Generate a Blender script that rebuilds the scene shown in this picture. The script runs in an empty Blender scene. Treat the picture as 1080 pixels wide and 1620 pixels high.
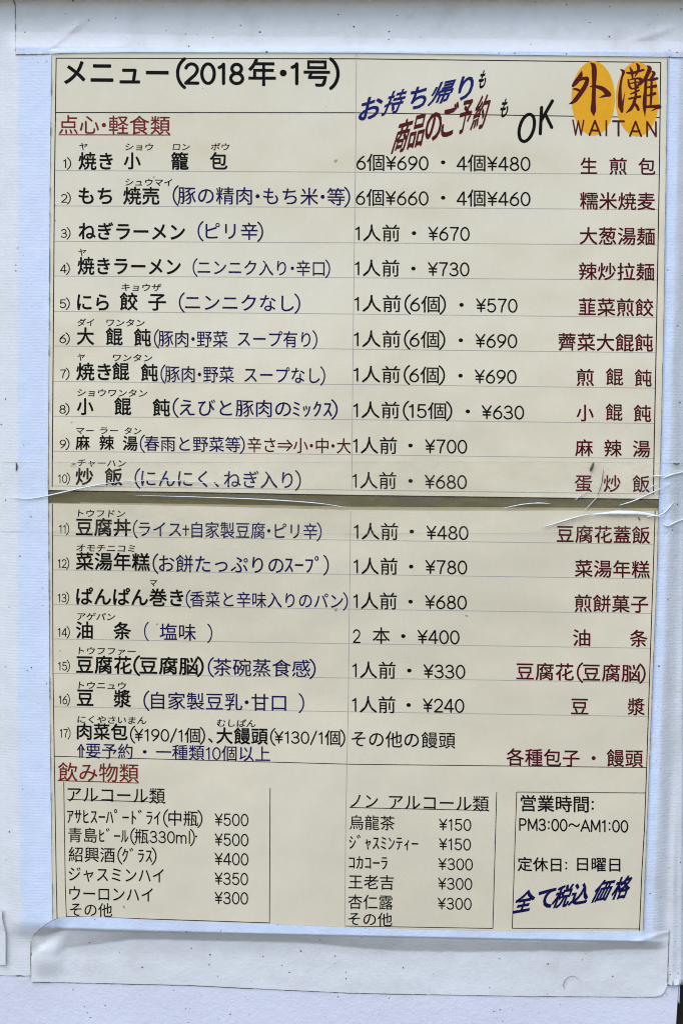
import bpy, math, random
from mathutils import Vector, Matrix, noise
random.seed(7)
S = bpy.context.scene
COL = S.collection
R = math.radians

# ------------------------------------------------------------------ camera
PW, PH = 1080.0, 1620.0                     # pixels of the photograph
FOV = R(26.3)
DIST = 1.5
CENTRE = Vector((0.0, 0.0, 1.45))           # point of the board the lens is aimed at
PITCH, YAW, ROLL = R(4.4), R(2.0), R(0.62)
ROT = Matrix.Rotation(YAW, 3, 'Z') @ Matrix.Rotation(R(90) - PITCH, 3, 'X') @ Matrix.Rotation(ROLL, 3, 'Z')
FWD = ROT @ Vector((0, 0, -1))
EYE = CENTRE - FWD * DIST
cam_d = bpy.data.cameras.new('camera')
cam = bpy.data.objects.new('camera', cam_d); COL.objects.link(cam)
cam.matrix_world = Matrix.Translation(EYE) @ ROT.to_4x4()
cam_d.sensor_fit = 'VERTICAL'; cam_d.sensor_height = 24; cam_d.sensor_width = 16
cam_d.lens = 12 / math.tan(FOV / 2)
cam_d.clip_start = 0.05; cam_d.clip_end = 500
S.camera = cam
FPX = (PH / 2) / math.tan(FOV / 2)

# ------------------------------------------------------------------ light
SUN_EL, SUN_AZ = R(52), R(200)              # soft high daylight from the front
w = bpy.data.worlds.new('World'); S.world = w; w.use_nodes = True
nt = w.node_tree; nt.nodes.clear()
sky = nt.nodes.new('ShaderNodeTexSky'); sky.sky_type = 'NISHITA'; sky.sun_disc = False
sky.sun_elevation = SUN_EL; sky.sun_rotation = SUN_AZ; sky.air_density = 1.0; sky.dust_density = 0.9; sky.ozone_density = 1.0
bg = nt.nodes.new('ShaderNodeBackground'); bg.inputs['Strength'].default_value = 0.12
out = nt.nodes.new('ShaderNodeOutputWorld')
nt.links.new(sky.outputs[0], bg.inputs[0]); nt.links.new(bg.outputs[0], out.inputs[0])
sun_d = bpy.data.lights.new('sun', 'SUN'); sun_d.energy = 0.5; sun_d.angle = R(40); sun_d.color = (1, .98, .95)
sun = bpy.data.objects.new('sun', sun_d); COL.objects.link(sun)
sd = Vector((math.sin(SUN_AZ) * math.cos(SUN_EL), math.cos(SUN_AZ) * math.cos(SUN_EL), math.sin(SUN_EL)))
sun.rotation_euler = sd.to_track_quat('Z', 'Y').to_euler(); sun.location = sd * 5
S.view_settings.view_transform = 'Standard'; S.view_settings.look = 'None'
S.view_settings.gamma = 1; S.view_settings.use_curve_mapping = False
S.view_settings.exposure = 1.19
S.cycles.use_denoising = True; S.cycles.denoiser = 'OPENIMAGEDENOISE'; S.cycles.denoising_input_passes = 'RGB_ALBEDO_NORMAL'; S.cycles.denoising_prefilter = 'ACCURATE'
S.cycles.pixel_filter_type = 'BLACKMAN_HARRIS'; S.cycles.filter_width = 1.05
S.cycles.max_bounces = 6; S.cycles.transparent_max_bounces = 12

# ------------------------------------------------------------------ helpers
def P(px, py, h=0.0):
    """point of the board, h metres in front of its face, seen at photo pixel px, py"""
    d = ROT @ Vector(((px - PW / 2) / FPX, -(py - PH / 2) / FPX, -1))
    t = (-h - EYE.y) / d.y
    return EYE + d * t
PXM = DIST / FPX

def interp(pts, t):
    if t <= pts[0][0]: 
        a, b = pts[0], pts[1]
    elif t >= pts[-1][0]:
        a, b = pts[-2], pts[-1]
    else:
        for a, b in zip(pts, pts[1:]):
            if a[0] <= t <= b[0]: break
    return a[1] + (b[1] - a[1]) * (t - a[0]) / (b[0] - a[0])

def sstep(a, b, x):
    t = max(0.0, min(1.0, (x - a) / (b - a)))
    return t * t * (3 - 2 * t)

def lstep(a, b, x, e=.18):
    """straight slope with rounded ends"""
    t = max(0.0, min(1.0, (x - a) / (b - a))); k = 1 / (1 - e)
    if t < e: return k * t * t / (2 * e)
    if t > 1 - e: return 1 - k * (1 - t) ** 2 / (2 * e)
    return k * (t - e / 2)

def lin(r, g, b):
    f = lambda c: c / 12.92 if c <= .04045 else ((c + .055) / 1.055) ** 2.4
    return (f(r / 255), f(g / 255), f(b / 255), 1)

def mesh_obj(name, verts, faces, mats, parent=None, origin=None, fmat=None, smooth=False):
    o_ = origin if origin is not None else (Vector(parent['_o']) if parent is not None and '_o' in parent else Vector((0, 0, 0)))
    m = bpy.data.meshes.new(name)
    m.from_pydata([tuple(Vector(v) - o_) for v in verts], [], faces)
    for mt in (mats if isinstance(mats, (list, tuple)) else [mats]): m.materials.append(mt)
    if fmat: m.polygons.foreach_set('material_index', fmat)
    if smooth: m.polygons.foreach_set('use_smooth', [True] * len(m.polygons))
    m.update()
    o = bpy.data.objects.new(name, m); COL.objects.link(o)
    if parent is not None: o.parent = parent
    else:
        o.location = o_
    return o
ORIGINS = {}
def thing(o, label, cat, group=None):
    o['label'] = label; o['category'] = cat
    if group: o['group'] = group
    return o

# ------------------------------------------------------------------ materials
def new_mat(name):
    m = bpy.data.materials.new(name); m.use_nodes = True
    n = m.node_tree.nodes; b = n['Principled BSDF']
    return m, n, m.node_tree.links, b

def grain(n, l, scale, detail=4, rough=.6, vec=None, stretch=None):
    tc = n.new('ShaderNodeTexCoord'); src = tc.outputs['Object']
    if stretch:
        mp = n.new('ShaderNodeMapping'); mp.inputs['Scale'].default_value = stretch
        l.new(src, mp.inputs['Vector']); src = mp.outputs['Vector']
    t = n.new('ShaderNodeTexNoise'); t.inputs['Scale'].default_value = scale
    t.inputs['Detail'].default_value = detail; t.inputs['Roughness'].default_value = rough
    l.new(src, t.inputs['Vector']); return t

def ramp(n, l, src, stops):
    r = n.new('ShaderNodeValToRGB'); e = r.color_ramp.elements
    e[0].position, e[0].color = stops[0]; e[1].position, e[1].color = stops[1]
    for p, c in stops[2:]:
        k = e.new(p); k.color = c
    l.new(src, r.inputs['Fac']); return r

def mix(n, l, f, a, b, mode='MIX'):
    m = n.new('ShaderNodeMix'); m.data_type = 'RGBA'; m.blend_type = mode
    for s, v in ((0, f), (6, a), (7, b)):
        if hasattr(v, 'is_output') or isinstance(v, bpy.types.NodeSocket): l.new(v, m.inputs[s])
        else: m.inputs[s].default_value = v
    return m.outputs[2]

def specks(n, l, scale, thr, keep):
    """factor 1 on small scattered dirt specks"""
    tc = n.new('ShaderNodeTexCoord')
    wob = grain(n, l, scale * 3, 2)
    add = n.new('ShaderNodeVectorMath'); add.operation = 'MULTIPLY_ADD'
    add.inputs[1].default_value = (.35 / scale,) * 3
    l.new(wob.outputs['Color'], add.inputs[0]); l.new(tc.outputs['Object'], add.inputs[2])
    v = n.new('ShaderNodeTexVoronoi'); v.inputs['Scale'].default_value = scale
    l.new(add.outputs[0], v.inputs['Vector'])
    sep = n.new('ShaderNodeSeparateColor'); l.new(v.outputs['Color'], sep.inputs[0])
    # radius depends on the random cell colour
    k = n.new('ShaderNodeMath'); k.operation = 'SUBTRACT'; l.new(sep.outputs[0], k.inputs[0]); k.inputs[1].default_value = 1 - keep
    k2 = n.new('ShaderNodeMath'); k2.operation = 'MULTIPLY'; l.new(k.outputs[0], k2.inputs[0]); k2.inputs[1].default_value = thr / keep
    lt = n.new('ShaderNodeMath'); lt.operation = 'LESS_THAN'; l.new(v.outputs['Distance'], lt.inputs[0]); l.new(k2.outputs[0], lt.inputs[1])
    return lt.outputs[0]

def bump(n, l, b, hsock, strength, dist, prev=None):
    bp = n.new('ShaderNodeBump'); bp.inputs['Strength'].default_value = strength; bp.inputs['Distance'].default_value = dist
    l.new(hsock, bp.inputs['Height'])
    if prev is not None: l.new(prev, bp.inputs['Normal'])
    l.new(bp.outputs[0], b.inputs['Normal']); return bp.outputs[0]

def mat_paint():
    m, n, l, b = new_mat('white_paint')
    big = grain(n, l, 9, 5); fine = grain(n, l, 260, 3)
    base = ramp(n, l, big.outputs[0], [(.3, (.625, .625, .70, 1)), (.7, (.69, .69, .77, 1))])
    s1 = specks(n, l, 170, .15, .09)
    c = mix(n, l, s1, base.outputs[0], (.22, .20, .18, 1))
    s2 = specks(n, l, 480, .28, .06)
    c = mix(n, l, s2, c, (.12, .10, .09, 1))
    l.new(c, b.inputs['Base Color']); b.inputs['Roughness'].default_value = .55
    vf = grain(n, l, 900, 3); p0 = bump(n, l, b, vf.outputs[0], .5, .0005)
    p = bump(n, l, b, fine.outputs[0], .45, .0008, p0)
    mid = grain(n, l, 60, 3); bump(n, l, b, mid.outputs[0], .25, .002, p)
    return m

def mat_tape(name, weave, tint=(.72, .725, .745), blue=True, dirt=1.0, weave_k=.085):
    m, n, l, b = new_mat(name)
    big = grain(n, l, 14, 5)
    t2 = tuple(c * .93 for c in tint)
    base = ramp(n, l, big.outputs[0], [(.3, (t2[0], t2[1] * .995, t2[2] * .97, 1)), (.65, (*tint, 1))])
    c = base.outputs[0]
    if blue:
        at = n.new('ShaderNodeAttribute'); at.attribute_name = 'stuck'
        mott = grain(n, l, 120, 4)
        bl = ramp(n, l, mott.outputs[0], [(.3, (.585, .66, .80, 1)), (.7, (.655, .72, .85, 1))])
        c = mix(n, l, at.outputs['Fac'], c, bl.outputs[0])
    st = grain(n, l, 30, 6, .7)
    stain = ramp(n, l, st.outputs[0], [(.50, (0, 0, 0, 1)), (.78, (.26 * dirt,) * 3 + (1,))])
    c = mix(n, l, stain.outputs[0], c, (.45, .42, .40, 1))
    s1 = specks(n, l, 190, .14, .04 * dirt); c = mix(n, l, s1, c, (.25, .23, .21, 1))
    s2 = specks(n, l, 380, .28, .03 * dirt); c = mix(n, l, s2, c, (.10, .09, .08, 1))
    l.new(c, b.inputs['Base Color']); b.inputs['Roughness'].default_value = .42
    b.inputs['Specular IOR Level'].default_value = .4
    wv = n.new('ShaderNodeTexWave'); wv.bands_direction = weave; wv.inputs['Scale'].default_value = 150
    wv.inputs['Distortion'].default_value = 2.5; wv.inputs['Detail'].default_value = 2; wv.inputs['Detail Scale'].default_value = 3
    tc = n.new('ShaderNodeTexCoord'); l.new(tc.outputs['Object'], wv.inputs['Vector'])
    p = bump(n, l, b, wv.outputs['Fac'], weave_k, .0006)
    fn = grain(n, l, 90, 5); p = bump(n, l, b, fn.outputs[0], .30 * dirt, .0015, p)
    vf = grain(n, l, 700, 3); p = bump(n, l, b, vf.outputs[0], .30 * dirt, .0005, p)
    return m

def mat_paper():
    m, n, l, b = new_mat('laminated_cream_paper')
    big = grain(n, l, 5, 4); fine = grain(n, l, 180, 5)
    base = ramp(n, l, big.outputs[0], [(.3, (.65, .57, .415, 1)), (.7, (.725, .645, .49, 1))])
    f2 = ramp(n, l, fine.outputs[0], [(.3, (.965, .965, .965, 1)), (.7, (1, 1, 1, 1))])
    c = mix(n, l, 1.0, base.outputs[0], f2.outputs[0], 'MULTIPLY')
    s = specks(n, l, 90, .10, .10); c = mix(n, l, s, c, (.33, .28, .20, 1))
    s = specks(n, l, 60, .03, .12); c = mix(n, l, s, c, (.12, .10, .08, 1))
    l.new(c, b.inputs['Base Color']); b.inputs['Roughness'].default_value = .17
    b.inputs['Specular IOR Level'].default_value = .5
    wv0 = grain(n, l, 3.2, 1); p0 = bump(n, l, b, wv0.outputs[0], 1.0, .012)
    wav = grain(n, l, 11, 2); p = bump(n, l, b, wav.outputs[0], .8, .004, p0)
    bump(n, l, b, fine.outputs[0], .06, .0006, p)
    return m

def mat_ink(name, col, rough=.4):
    m, n, l, b = new_mat(name)
    g = grain(n, l, 400, 2)
    r = ramp(n, l, g.outputs[0], [(.3, tuple(c * .95 for c in col[:3]) + (1,)), (.7, tuple(min(1, c * 1.05) for c in col[:3]) + (1,))])
    l.new(r.outputs[0], b.inputs['Base Color']); b.inputs['Roughness'].default_value = rough
    b.inputs['Specular IOR Level'].default_value = .06
    return m

def mat_plain(name, c1, c2, scale, rough, stretch=None, bmp=0.0):
    m, n, l, b = new_mat(name)
    g = grain(n, l, scale, 6, .65, stretch=stretch)
    r = ramp(n, l, g.outputs[0], [(.3, (*c1, 1)), (.7, (*c2, 1))])
    l.new(r.outputs[0], b.inputs['Base Color']); b.inputs['Roughness'].default_value = rough
    if bmp: bump(n, l, b, g.outputs[0], bmp, .001)
    return m

def mat_film():
    m, n, l, b = new_mat('clear_film')
    n.remove(b); o = n['Material Output']
    tr = n.new('ShaderNodeBsdfTransparent'); tr.inputs[0].default_value = (.992, .995, .992, 1)
    gl = n.new('ShaderNodeBsdfGlossy'); gl.inputs['Roughness'].default_value = .12; gl.inputs[0].default_value = (1, 1, 1, 1)
    df = n.new('ShaderNodeBsdfDiffuse'); df.inputs[0].default_value = (.8, .8, .8, 1)
    lw = n.new('ShaderNodeLayerWeight'); lw.inputs['Blend'].default_value = .5
    pw = n.new('ShaderNodeMath'); pw.operation = 'POWER'; pw.inputs[1].default_value = 4.0; l.new(lw.outputs['Facing'], pw.inputs[0])
    fr = n.new('ShaderNodeMath'); fr.operation = 'MULTIPLY_ADD'; fr.inputs[1].default_value = .6; fr.inputs[2].default_value = .014; l.new(pw.outputs[0], fr.inputs[0])
    g = grain(n, l, 45, 4); bp = n.new('ShaderNodeBump'); bp.inputs['Strength'].default_value = .5; bp.inputs['Distance'].default_value = .002
    l.new(g.outputs[0], bp.inputs['Height']); l.new(bp.outputs[0], gl.inputs['Normal'])
    m1 = n.new('ShaderNodeMixShader'); m1.inputs[0].default_value = .008
    l.new(tr.outputs[0], m1.inputs[1]); l.new(df.outputs[0], m1.inputs[2])
    m2 = n.new('ShaderNodeMixShader'); l.new(fr.outputs[0], m2.inputs[0])
    l.new(m1.outputs[0], m2.inputs[1]); l.new(gl.outputs[0], m2.inputs[2])
    l.new(m2.outputs[0], o.inputs[0])
    return m

M_PAINT = mat_paint()
M_TAPE_V = mat_tape('white_cloth_tape', 'Z')
M_TAPE_H = mat_tape('white_cloth_tape_across', 'X', (.70, .70, .715), dirt=1.3, weave_k=.04)
M_TAPE_T = mat_tape('grimy_cloth_tape', 'X', (.70, .70, .715), dirt=2.1, weave_k=.04)
M_TAPE_R = mat_tape('shaded_cloth_tape', 'Z', (.655, .66, .685), dirt=1.5)  # darker tint puts the curved side's shading into the colour; extra grime too
M_DIRT = mat_plain('grimy_adhesive', (.10, .085, .07), (.32, .28, .24), 300, .8)
M_PAPER = mat_paper()
M_PEDGE = mat_plain('sheet_edge', (.35, .32, .25), (.45, .42, .34), 200, .6)
M_BLACK = mat_ink('black_ink', (.004, .004, .0045))
M_GREYL = mat_ink('grey_rule_ink', (.36, .34, .29))
M_NAVY = mat_ink('navy_ink', (.006, .006, .062))
M_BLUE = mat_ink('blue_ink', (.012, .016, .115))
M_MAROON = mat_ink('maroon_ink', (.070, .004, .009))
M_RED = mat_ink('red_ink', (.175, .018, .012))
M_BROWN = mat_ink('brown_red_ink', (.085, .010, .012))
M_ORANGE = mat_ink('orange_ink', (.78, .37, .020))
M_OLIVE = mat_plain('aged_packing_tape', (.088, .068, .022), (.125, .10, .038), 40, .35, (1, 1, 8))
M_OLIVE2 = mat_plain('aged_tape_backing', (.34, .28, .15), (.42, .355, .205), 40, .4, (1, 1, 8))
M_OLIVE3 = mat_plain('aged_tape_patch', (.095, .066, .035), (.12, .085, .047), 90, .4)
M_FILM = mat_film()
M_CREASE = mat_plain('film_crease', (.72, .73, .75), (.86, .87, .88), 80, .18)
M_CREASE_D = mat_plain('trapped_grime', (.05, .045, .04), (.14, .12, .10), 120, .6)
M_WOOD = mat_plain('dark_wood', (.012, .008, .006), (.045, .028, .019), 20, .7, (6, 6, .4), .4)
M_BOARD = mat_plain('backing_board', (.05, .04, .028), (.09, .07, .05), 30, .7)  # darkened colour adds to the shade in the slot below the upper sheet

# ------------------------------------------------------------------ relief of the board under the tapes
PL = [(0, 28), (700, 27.5), (1100, 27), (1400, 32), (1480, 34)]             # raised board: left edge x(y)
PR = [(0, 1076), (90, 1074), (300, 1069), (500, 1064), (800, 1056), (1100, 1046), (1400, 1034), (1490, 1031)]
PT = [(0, 73), (90, 73), (540, 75), (1000, 79), (1080, 80)]                 # top edge y(x)
PB = [(0, 1467), (90, 1468), (240, 1473), (600, 1483), (920, 1490), (1080, 1490)]
SL = [(84, 82.6), (300, 80), (770, 77), (800, 77.5), (1180, 80.3), (1470, 84.5)]
SR = [(90, 1055), (300, 1052), (500, 1049), (700, 1044.5), (782, 1041.5), (800, 1040.5), (900, 1038.5), (1060, 1032), (1214, 1026), (1380, 1019.5), (1475, 1016)]
HB, HS = .0056, .0019                                                     # board and sheet thickness
def surf(x, y):
    dl, dr = x - interp(PL, y), interp(PR, y) - x
    dt, db = y - interp(PT, x), interp(PB, x) - y
    W = 13.0
    tw = interp([(80, 22), (150, 22), (300, 18), (600, 15.5), (1000, 15), (1080, 14)], x)
    # rounded corners: product of the falling sides
    g = sstep(-30, 1.5, dl) * sstep(-26, 1.5, dr) * lstep(-tw, 3, dt) * lstep(-W, 2, db)
    h = HB * g
    s = min(x - interp(SL, y), interp(SR, y) - x, y - 80.5, interp([(90, 1470), (1020, 1489)], x) - y)
    return h + HS * sstep(-3, 0, s)
def stuck(x, y):
    dl, dr = x - interp(PL, y), interp(PR, y) - x
    dt, db = y - interp(PT, x), interp(PB, x) - y
    k = sstep(-1.5, 5, dl + 2 * noise.noise((y * .03, x * .03, 0))) * sstep(-5, 3, dr + 3 * noise.noise((y * .02, 5, 0))) * sstep(-.5, 1.5, dt) * sstep(-2, 2, db)
    return k

def drape(name, xs, ys, xy, mats, thick, lift=None, label=None, cat='tape', parent=None, colour=True, group=None):
    """a strip of tape following the relief; xs, ys are parameter lists, xy(u, v) gives its pixel place"""
    nu, nv = len(xs), len(ys)
    V, F, FM, K = [], [], [], []
    base = []
    for v in ys:
        for u in xs:
            x, y = xy(u, v)
            h = surf(x, y) + thick + (lift(x, y, u, v) if lift else 0)
            V.append(P(x, y, h)); K.append(stuck(x, y)); base.append((x, y))
    for j in range(nv - 1):
        for i in range(nu - 1):
            a = j * nu + i
            F.append((a, a + nu, a + nu + 1, a + 1)); FM.append(0)
    ring = [i for i in range(nu)] + [j * nu + nu - 1 for j in range(1, nv)] + [(nv - 1) * nu + i for i in range(nu - 2, -1, -1)] + [j * nu for j in range(nv - 2, 0, -1)]
    for r in ring:
        V.append(V[r].copy()); K.append(0)
    off0 = len(V) - len(ring); off = len(V)
    for r in ring:
        x, y = base[r]
        p = V[r]; q = P(x, y, max(surf(x, y) - .0002, (-p.y) - thick - .0004)); V.append(q); K.append(0)
    n_ = len(ring)
    for k in range(n_):
        a, b_ = off0 + k, off0 + (k + 1) % n_
        F.append((a, b_, off + (k + 1) % n_, off + k)); FM.append(1)
    cx, cy = xy(xs[nu // 2], ys[nv // 2])
    o = mesh_obj(name, V, F, mats, parent=parent, origin=None if parent is not None else P(cx, cy, 0), fmat=FM)
    for p, fm in zip(o.data.polygons, FM): p.use_smooth = fm == 0
    if colour:
        at = o.data.attributes.new('stuck', 'FLOAT', 'POINT'); at.data.foreach_set('value', K)
    o['_o'] = tuple(o.location)
    if label: thing(o, label, cat, group)
    return o

def frange(a, b, n): return [a + (b - a) * i / (n - 1) for i in range(n)]

# ------------------------------------------------------------------ setting and boards
def slab(name, quad, h0, h1, mats, parent=None, origin=None, bevel=0):
    V = [P(x, y, h1) for x, y in quad] + [P(x, y, h1) + Vector((0, h1 - h0, 0)) for x, y in quad]
    n = len(quad)
    F = [tuple(reversed(range(n))), tuple(range(n, 2 * n))] + [(i, (i + 1) % n, n + (i + 1) % n, n + i) for i in range(n)]
    return mesh_obj(name, V, F, mats, parent, origin, fmat=[0] + [1] * (n + 1) if isinstance(mats, list) else None)

bw = slab('back_wall', [(-900, -900), (2000, -900), (2000, 2500), (-900, 2500)], -.09, -.045, M_WOOD, origin=P(540, 810, -.09))
bw['kind'] = 'structure'

board = slab('sign_board', [(-420, -72), (1090, -72), (1081, 700), (1074, 1500), (1072.4, 1557), (1071, 1580), (1068.5, 1620), (1058, 1900), (-420, 1900)], -.014, 0, M_PAINT, origin=P(540, 810, -.014))
thing(board, 'white painted board with speckled rough paint carrying the taped menu', 'sign board')
board['_o'] = tuple(board.location)
# rail added out of view above the board to shade its top
cap = slab('shade_rail', [(-420, -80), (1200, -80), (1200, -12), (-420, -12)], -.014, .019, M_PAINT, parent=board)
sl = slab('edge_splinter', [(1072.9, 1556), (1075, 1556), (1073.6, 1588), (1071.8, 1584)], -.01, -.0015, M_PAINT, parent=board)

inner = [(interp(PL, 84) + 4, interp(PT, 30) + 3), (540, interp(PT, 540) + 3), (1066, 83), (1061, 300), (1048, 800), (1026, 1400), (1022, 1485), (540, 1477), (38, 1464), (32, 1400), (31, 700)]
panel = slab('backing_board', inner, .0003, HB - .0005, M_BOARD, origin=P(540, 780, 0))
thing(panel, 'thin raised backing board behind both menu sheets, seen in the gap between them', 'board')

# aged tape in the gap
gt = slab('packing_tape', [(76, 777.2), (300, 780.3), (560, 784.9), (1043, 791.3), (1043, 815), (560, 810), (75, 803)], HB - .0004, HB + .0009, M_OLIVE2, origin=P(560, 792, HB))
thing(gt, 'aged olive brown packing tape in the gap between upper and lower menu sheets', 'tape')
gt['_o'] = tuple(gt.location)
slab('tape_layer', [(76, 777.2), (300, 780.3), (560, 784.9), (1042, 791.3), (1042, 803.5), (560, 801.3), (300, 797), (76, 794)], HB + .0009, HB + .00105, M_OLIVE, parent=gt)
slab('tape_patch', [(633, 786), (692, 787), (690.5, 801), (633, 800.5)], HB + .00105, HB + .0012, M_OLIVE3, parent=gt)
slab('tape_patch', [(78, 777.6), (127, 778.4), (127, 796), (78, 795)], HB + .00105, HB + .0012, M_OLIVE, parent=gt)

def sheet(name, left, right, top, bot, label):
    """thin laminated sheet with gently wavy surface edges, left/right x(y), top/bottom y(x)"""
    q = []
    n = 14
    xl = lambda t: interp(top, 0)
    TL = (interp(left, top[0][1]), top[0][1]); 
    for i in range(n): 
        x = TL[0] + (interp(right, top[-1][1]) - TL[0]) * i / (n - 1); q.append((x, interp(top, x)))
    for i in range(1, n):
        y = top[-1][1] + (bot[-1][1] - top[-1][1]) * i / (n - 1); q.append((interp(right, y), y))
    xr, x0 = interp(right, bot[-1][1]), interp(left, bot[0][1])
    for i in range(1, n):
        x = xr + (x0 - xr) * i / (n - 1); q.append((x, interp(bot, x)))
    for i in range(1, n - 1):
        y = bot[0][1] + (top[0][1] - bot[0][1]) * i / (n - 1); q.append((interp(left, y), y))
    o = slab(name, q, HB + .0002, HB + HS, [M_PAPER, M_PEDGE], origin=P(560, (top[0][1] + bot[0][1]) / 2, HB))
    o['_o'] = tuple(o.location)
    return thing(o, label, 'menu')
upper = sheet('menu_sheet', SL, SR, [(82, 79), (1055, 87)], [(77, 775.2), (300, 778.3), (560, 782.8), (1041.5, 789.3)],
              'upper cream laminated menu sheet with the title, orange logo and dishes one to ten')
lower = sheet('menu_sheet', SL, SR, [(77.5, 796.5), (300, 800.5), (560, 807), (700, 808), (900, 807.6), (1041, 808.5)], [(83, 1466), (540, 1481), (1017, 1487)],
              'lower cream laminated menu sheet with dishes eleven to seventeen, drinks and opening hours')
HT = HB + HS

# ------------------------------------------------------------------ lettering
def arc(cx, cy, rx, ry, a0, a1, n=14):
    return [(cx + rx * math.cos(R(a0 + (a1 - a0) * i / n)), cy + ry * math.sin(R(a0 + (a1 - a0) * i / n))) for i in range(n + 1)]
DH = .70
def _s(*st): return list(st)
# own rounded stroke letters: advance, strokes (em units, baseline 0)
LET = {
 '0': (.57, _s(arc(.285, .35, .215, .345, 90, 450, 28))),
 '1': (.42, _s([(.10, .57), (.20, .62), (.25, .69)], [(.25, .69), (.25, .005)])),
 '2': (.57, _s(arc(.285, .49, .20, .20, 165, -20, 14) + [(.40, .30), (.22, .14), (.085, .01)], [(.085, .01), (.50, .01)])),
 '3': (.57, _s(arc(.27, .525, .18, .168, 160, -90, 14), arc(.27, .185, .215, .18, 90, -160, 16), [(.20, .358), (.27, .358)])),
 '4': (.57, _s([(.36, .69), (.05, .19)], [(.05, .19), (.52, .19)], [(.39, .69), (.39, .005)])),
 '5': (.57, _s([(.45, .69), (.14, .69)], [(.14, .69), (.11, .36)], arc(.275, .225, .21, .22, 140, -155, 18))),
 '6': (.57, _s(arc(.285, .215, .205, .21, 90, 450, 22), [(.42, .69), (.28, .58), (.14, .42), (.085, .28), (.082, .215)])),
 '7': (.57, _s([(.08, .69), (.49, .69)], [(.49, .69), (.40, .52), (.29, .30), (.25, .005)])),
 '8': (.57, _s(arc(.285, .53, .165, .16, 90, 450, 20), arc(.285, .185, .205, .18, 90, 450, 22))),
 '9': (.57, _s(arc(.285, .485, .205, .205, 90, 450, 22), [(.488, .485), (.485, .40), (.42, .26), (.30, .12), (.16, .005)])),
 '¥': (.57, _s([(.06, .69), (.285, .36)], [(.51, .69), (.285, .36)], [(.285, .36), (.285, .005)], [(.09, .36), (.48, .36)], [(.09, .20), (.48, .20)])),
 '(': (.36, _s(arc(.72, .36, .56, .62, 125, 235, 12))),
 ')': (.36, _s(arc(-.36, .36, .56, .62, 55, -55, 12))),
 '・': (.40, [('dot', .20, .37, .105)]),
 ':': (.30, [('dot', .15, .52, .062), ('dot', .15, .14, .062)]),
 '/': (.46, _s([(.40, .76), (.06, -.06)])),
 '~': (.86, _s([(.08, .30), (.15, .40), (.26, .44), (.38, .40), (.48, .33), (.60, .29), (.71, .33), (.78, .43)])),
 '+': (.42, _s([(.21, .62), (.21, .05)], [(.02, .40), (.40, .40)])),
 'P': (.60, _s([(.10, .0), (.10, .69)], [(.10, .69), (.30, .69)] + arc(.32, .50, .19, .19, 85, -85, 10) + [(.10, .31)])),
 'M': (.74, _s([(.09, 0), (.10, .69)], [(.10, .69), (.37, .10)], [(.37, .10), (.64, .69)], [(.64, .69), (.65, 0)])),
 'A': (.66, _s([(.04, 0), (.33, .69)], [(.33, .69), (.62, 0)], [(.14, .22), (.52, .22)])),
 'W': (.80, _s([(.03, .69), (.21, 0)], [(.21, 0), (.40, .66)], [(.40, .66), (.59, 0)], [(.59, 0), (.77, .69)])),
 'I': (.26, _s([(.13, 0), (.13, .69)])),
 'T': (.60, _s([(.03, .69), (.57, .69)], [(.30, .69), (.30, 0)])),
 'N': (.68, _s([(.09, 0), (.09, .69)], [(.09, .69), (.59, 0)], [(.59, 0), (.59, .69)])),
 'O': (.76, _s(arc(.38, .345, .31, .345, 90, 450, 28))),
 'm': (.80, _s([(.08, 0), (.08, .48)], arc(.235, .32, .15, .16, 180, 0, 10) + [(.385, 0)], arc(.54, .32, .15, .16, 180, 0, 10) + [(.69, 0)])),
 'l': (.24, _s([(.12, 0), (.12, .76)])),
 '⇒': (1.0, _s([(.05, .47), (.80, .47)], [(.05, .27), (.80, .27)], [(.62, .68), (.95, .37)], [(.62, .06), (.95, .37)])),
 '⇑': (.5, _s([(.18, -.02), (.18, .56)], [(.32, -.02), (.32, .56)], [(.05, .42), (.25, .74)], [(.45, .42), (.25, .74)])),
 ' ': (.34, []),
 '　': (1.0, []),
}
def adv(ch):
    if ch in LET: return LET[ch][0]
    o = ord(ch)
    if 0xFF61 <= o <= 0xFF9F: return .5
    if ch == '、': return .55
    return 1.0

GC = {}
def glyph(ch, off):
    """outline of one character; off > 0 adds a rounded rim of that width round it"""
    k = (ch, off)
    if k in GC: return GC[k]
    c = bpy.data.curves.new('glyph', 'FONT'); c.body = ch; c.size = 1; c.resolution_u = 3
    o = bpy.data.objects.new('glyph', c)
    me = o.to_mesh()
    V = [(v.co.x, v.co.y) for v in me.vertices]; F = [tuple(p.vertices) for p in me.polygons]
    o.to_mesh_clear(); bpy.data.objects.remove(o); bpy.data.curves.remove(c)
    rims = []
    if off > 0:
        cnt = {}
        for f in F:
            for i in range(len(f)):
                e = (f[i], f[(i + 1) % len(f)]); cnt[frozenset(e)] = cnt.get(frozenset(e), 0) + 1
        nxt = {}
        for e, q in cnt.items():
            if q == 1:
                x, y = tuple(e); nxt.setdefault(x, []).append(y); nxt.setdefault(y, []).append(x)
        seen = set()
        for st in nxt:
            if st in seen: continue
            loop, prev, cur = [st], None, st
            while True:
                seen.add(cur)
                cand = [q for q in nxt[cur] if q != prev and (q not in seen or (q == st and len(loop) > 2))]
                if not cand: break
                prev, cur = cur, cand[0]; loop.append(cur)
                if cur == st: break
            if len(loop) < 4: continue
            pts = [V[i] for i in loop]
            rims.append(ribbon(pts, 2 * off, True))
    GC[k] = (V, F, rims); return GC[k]

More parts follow.
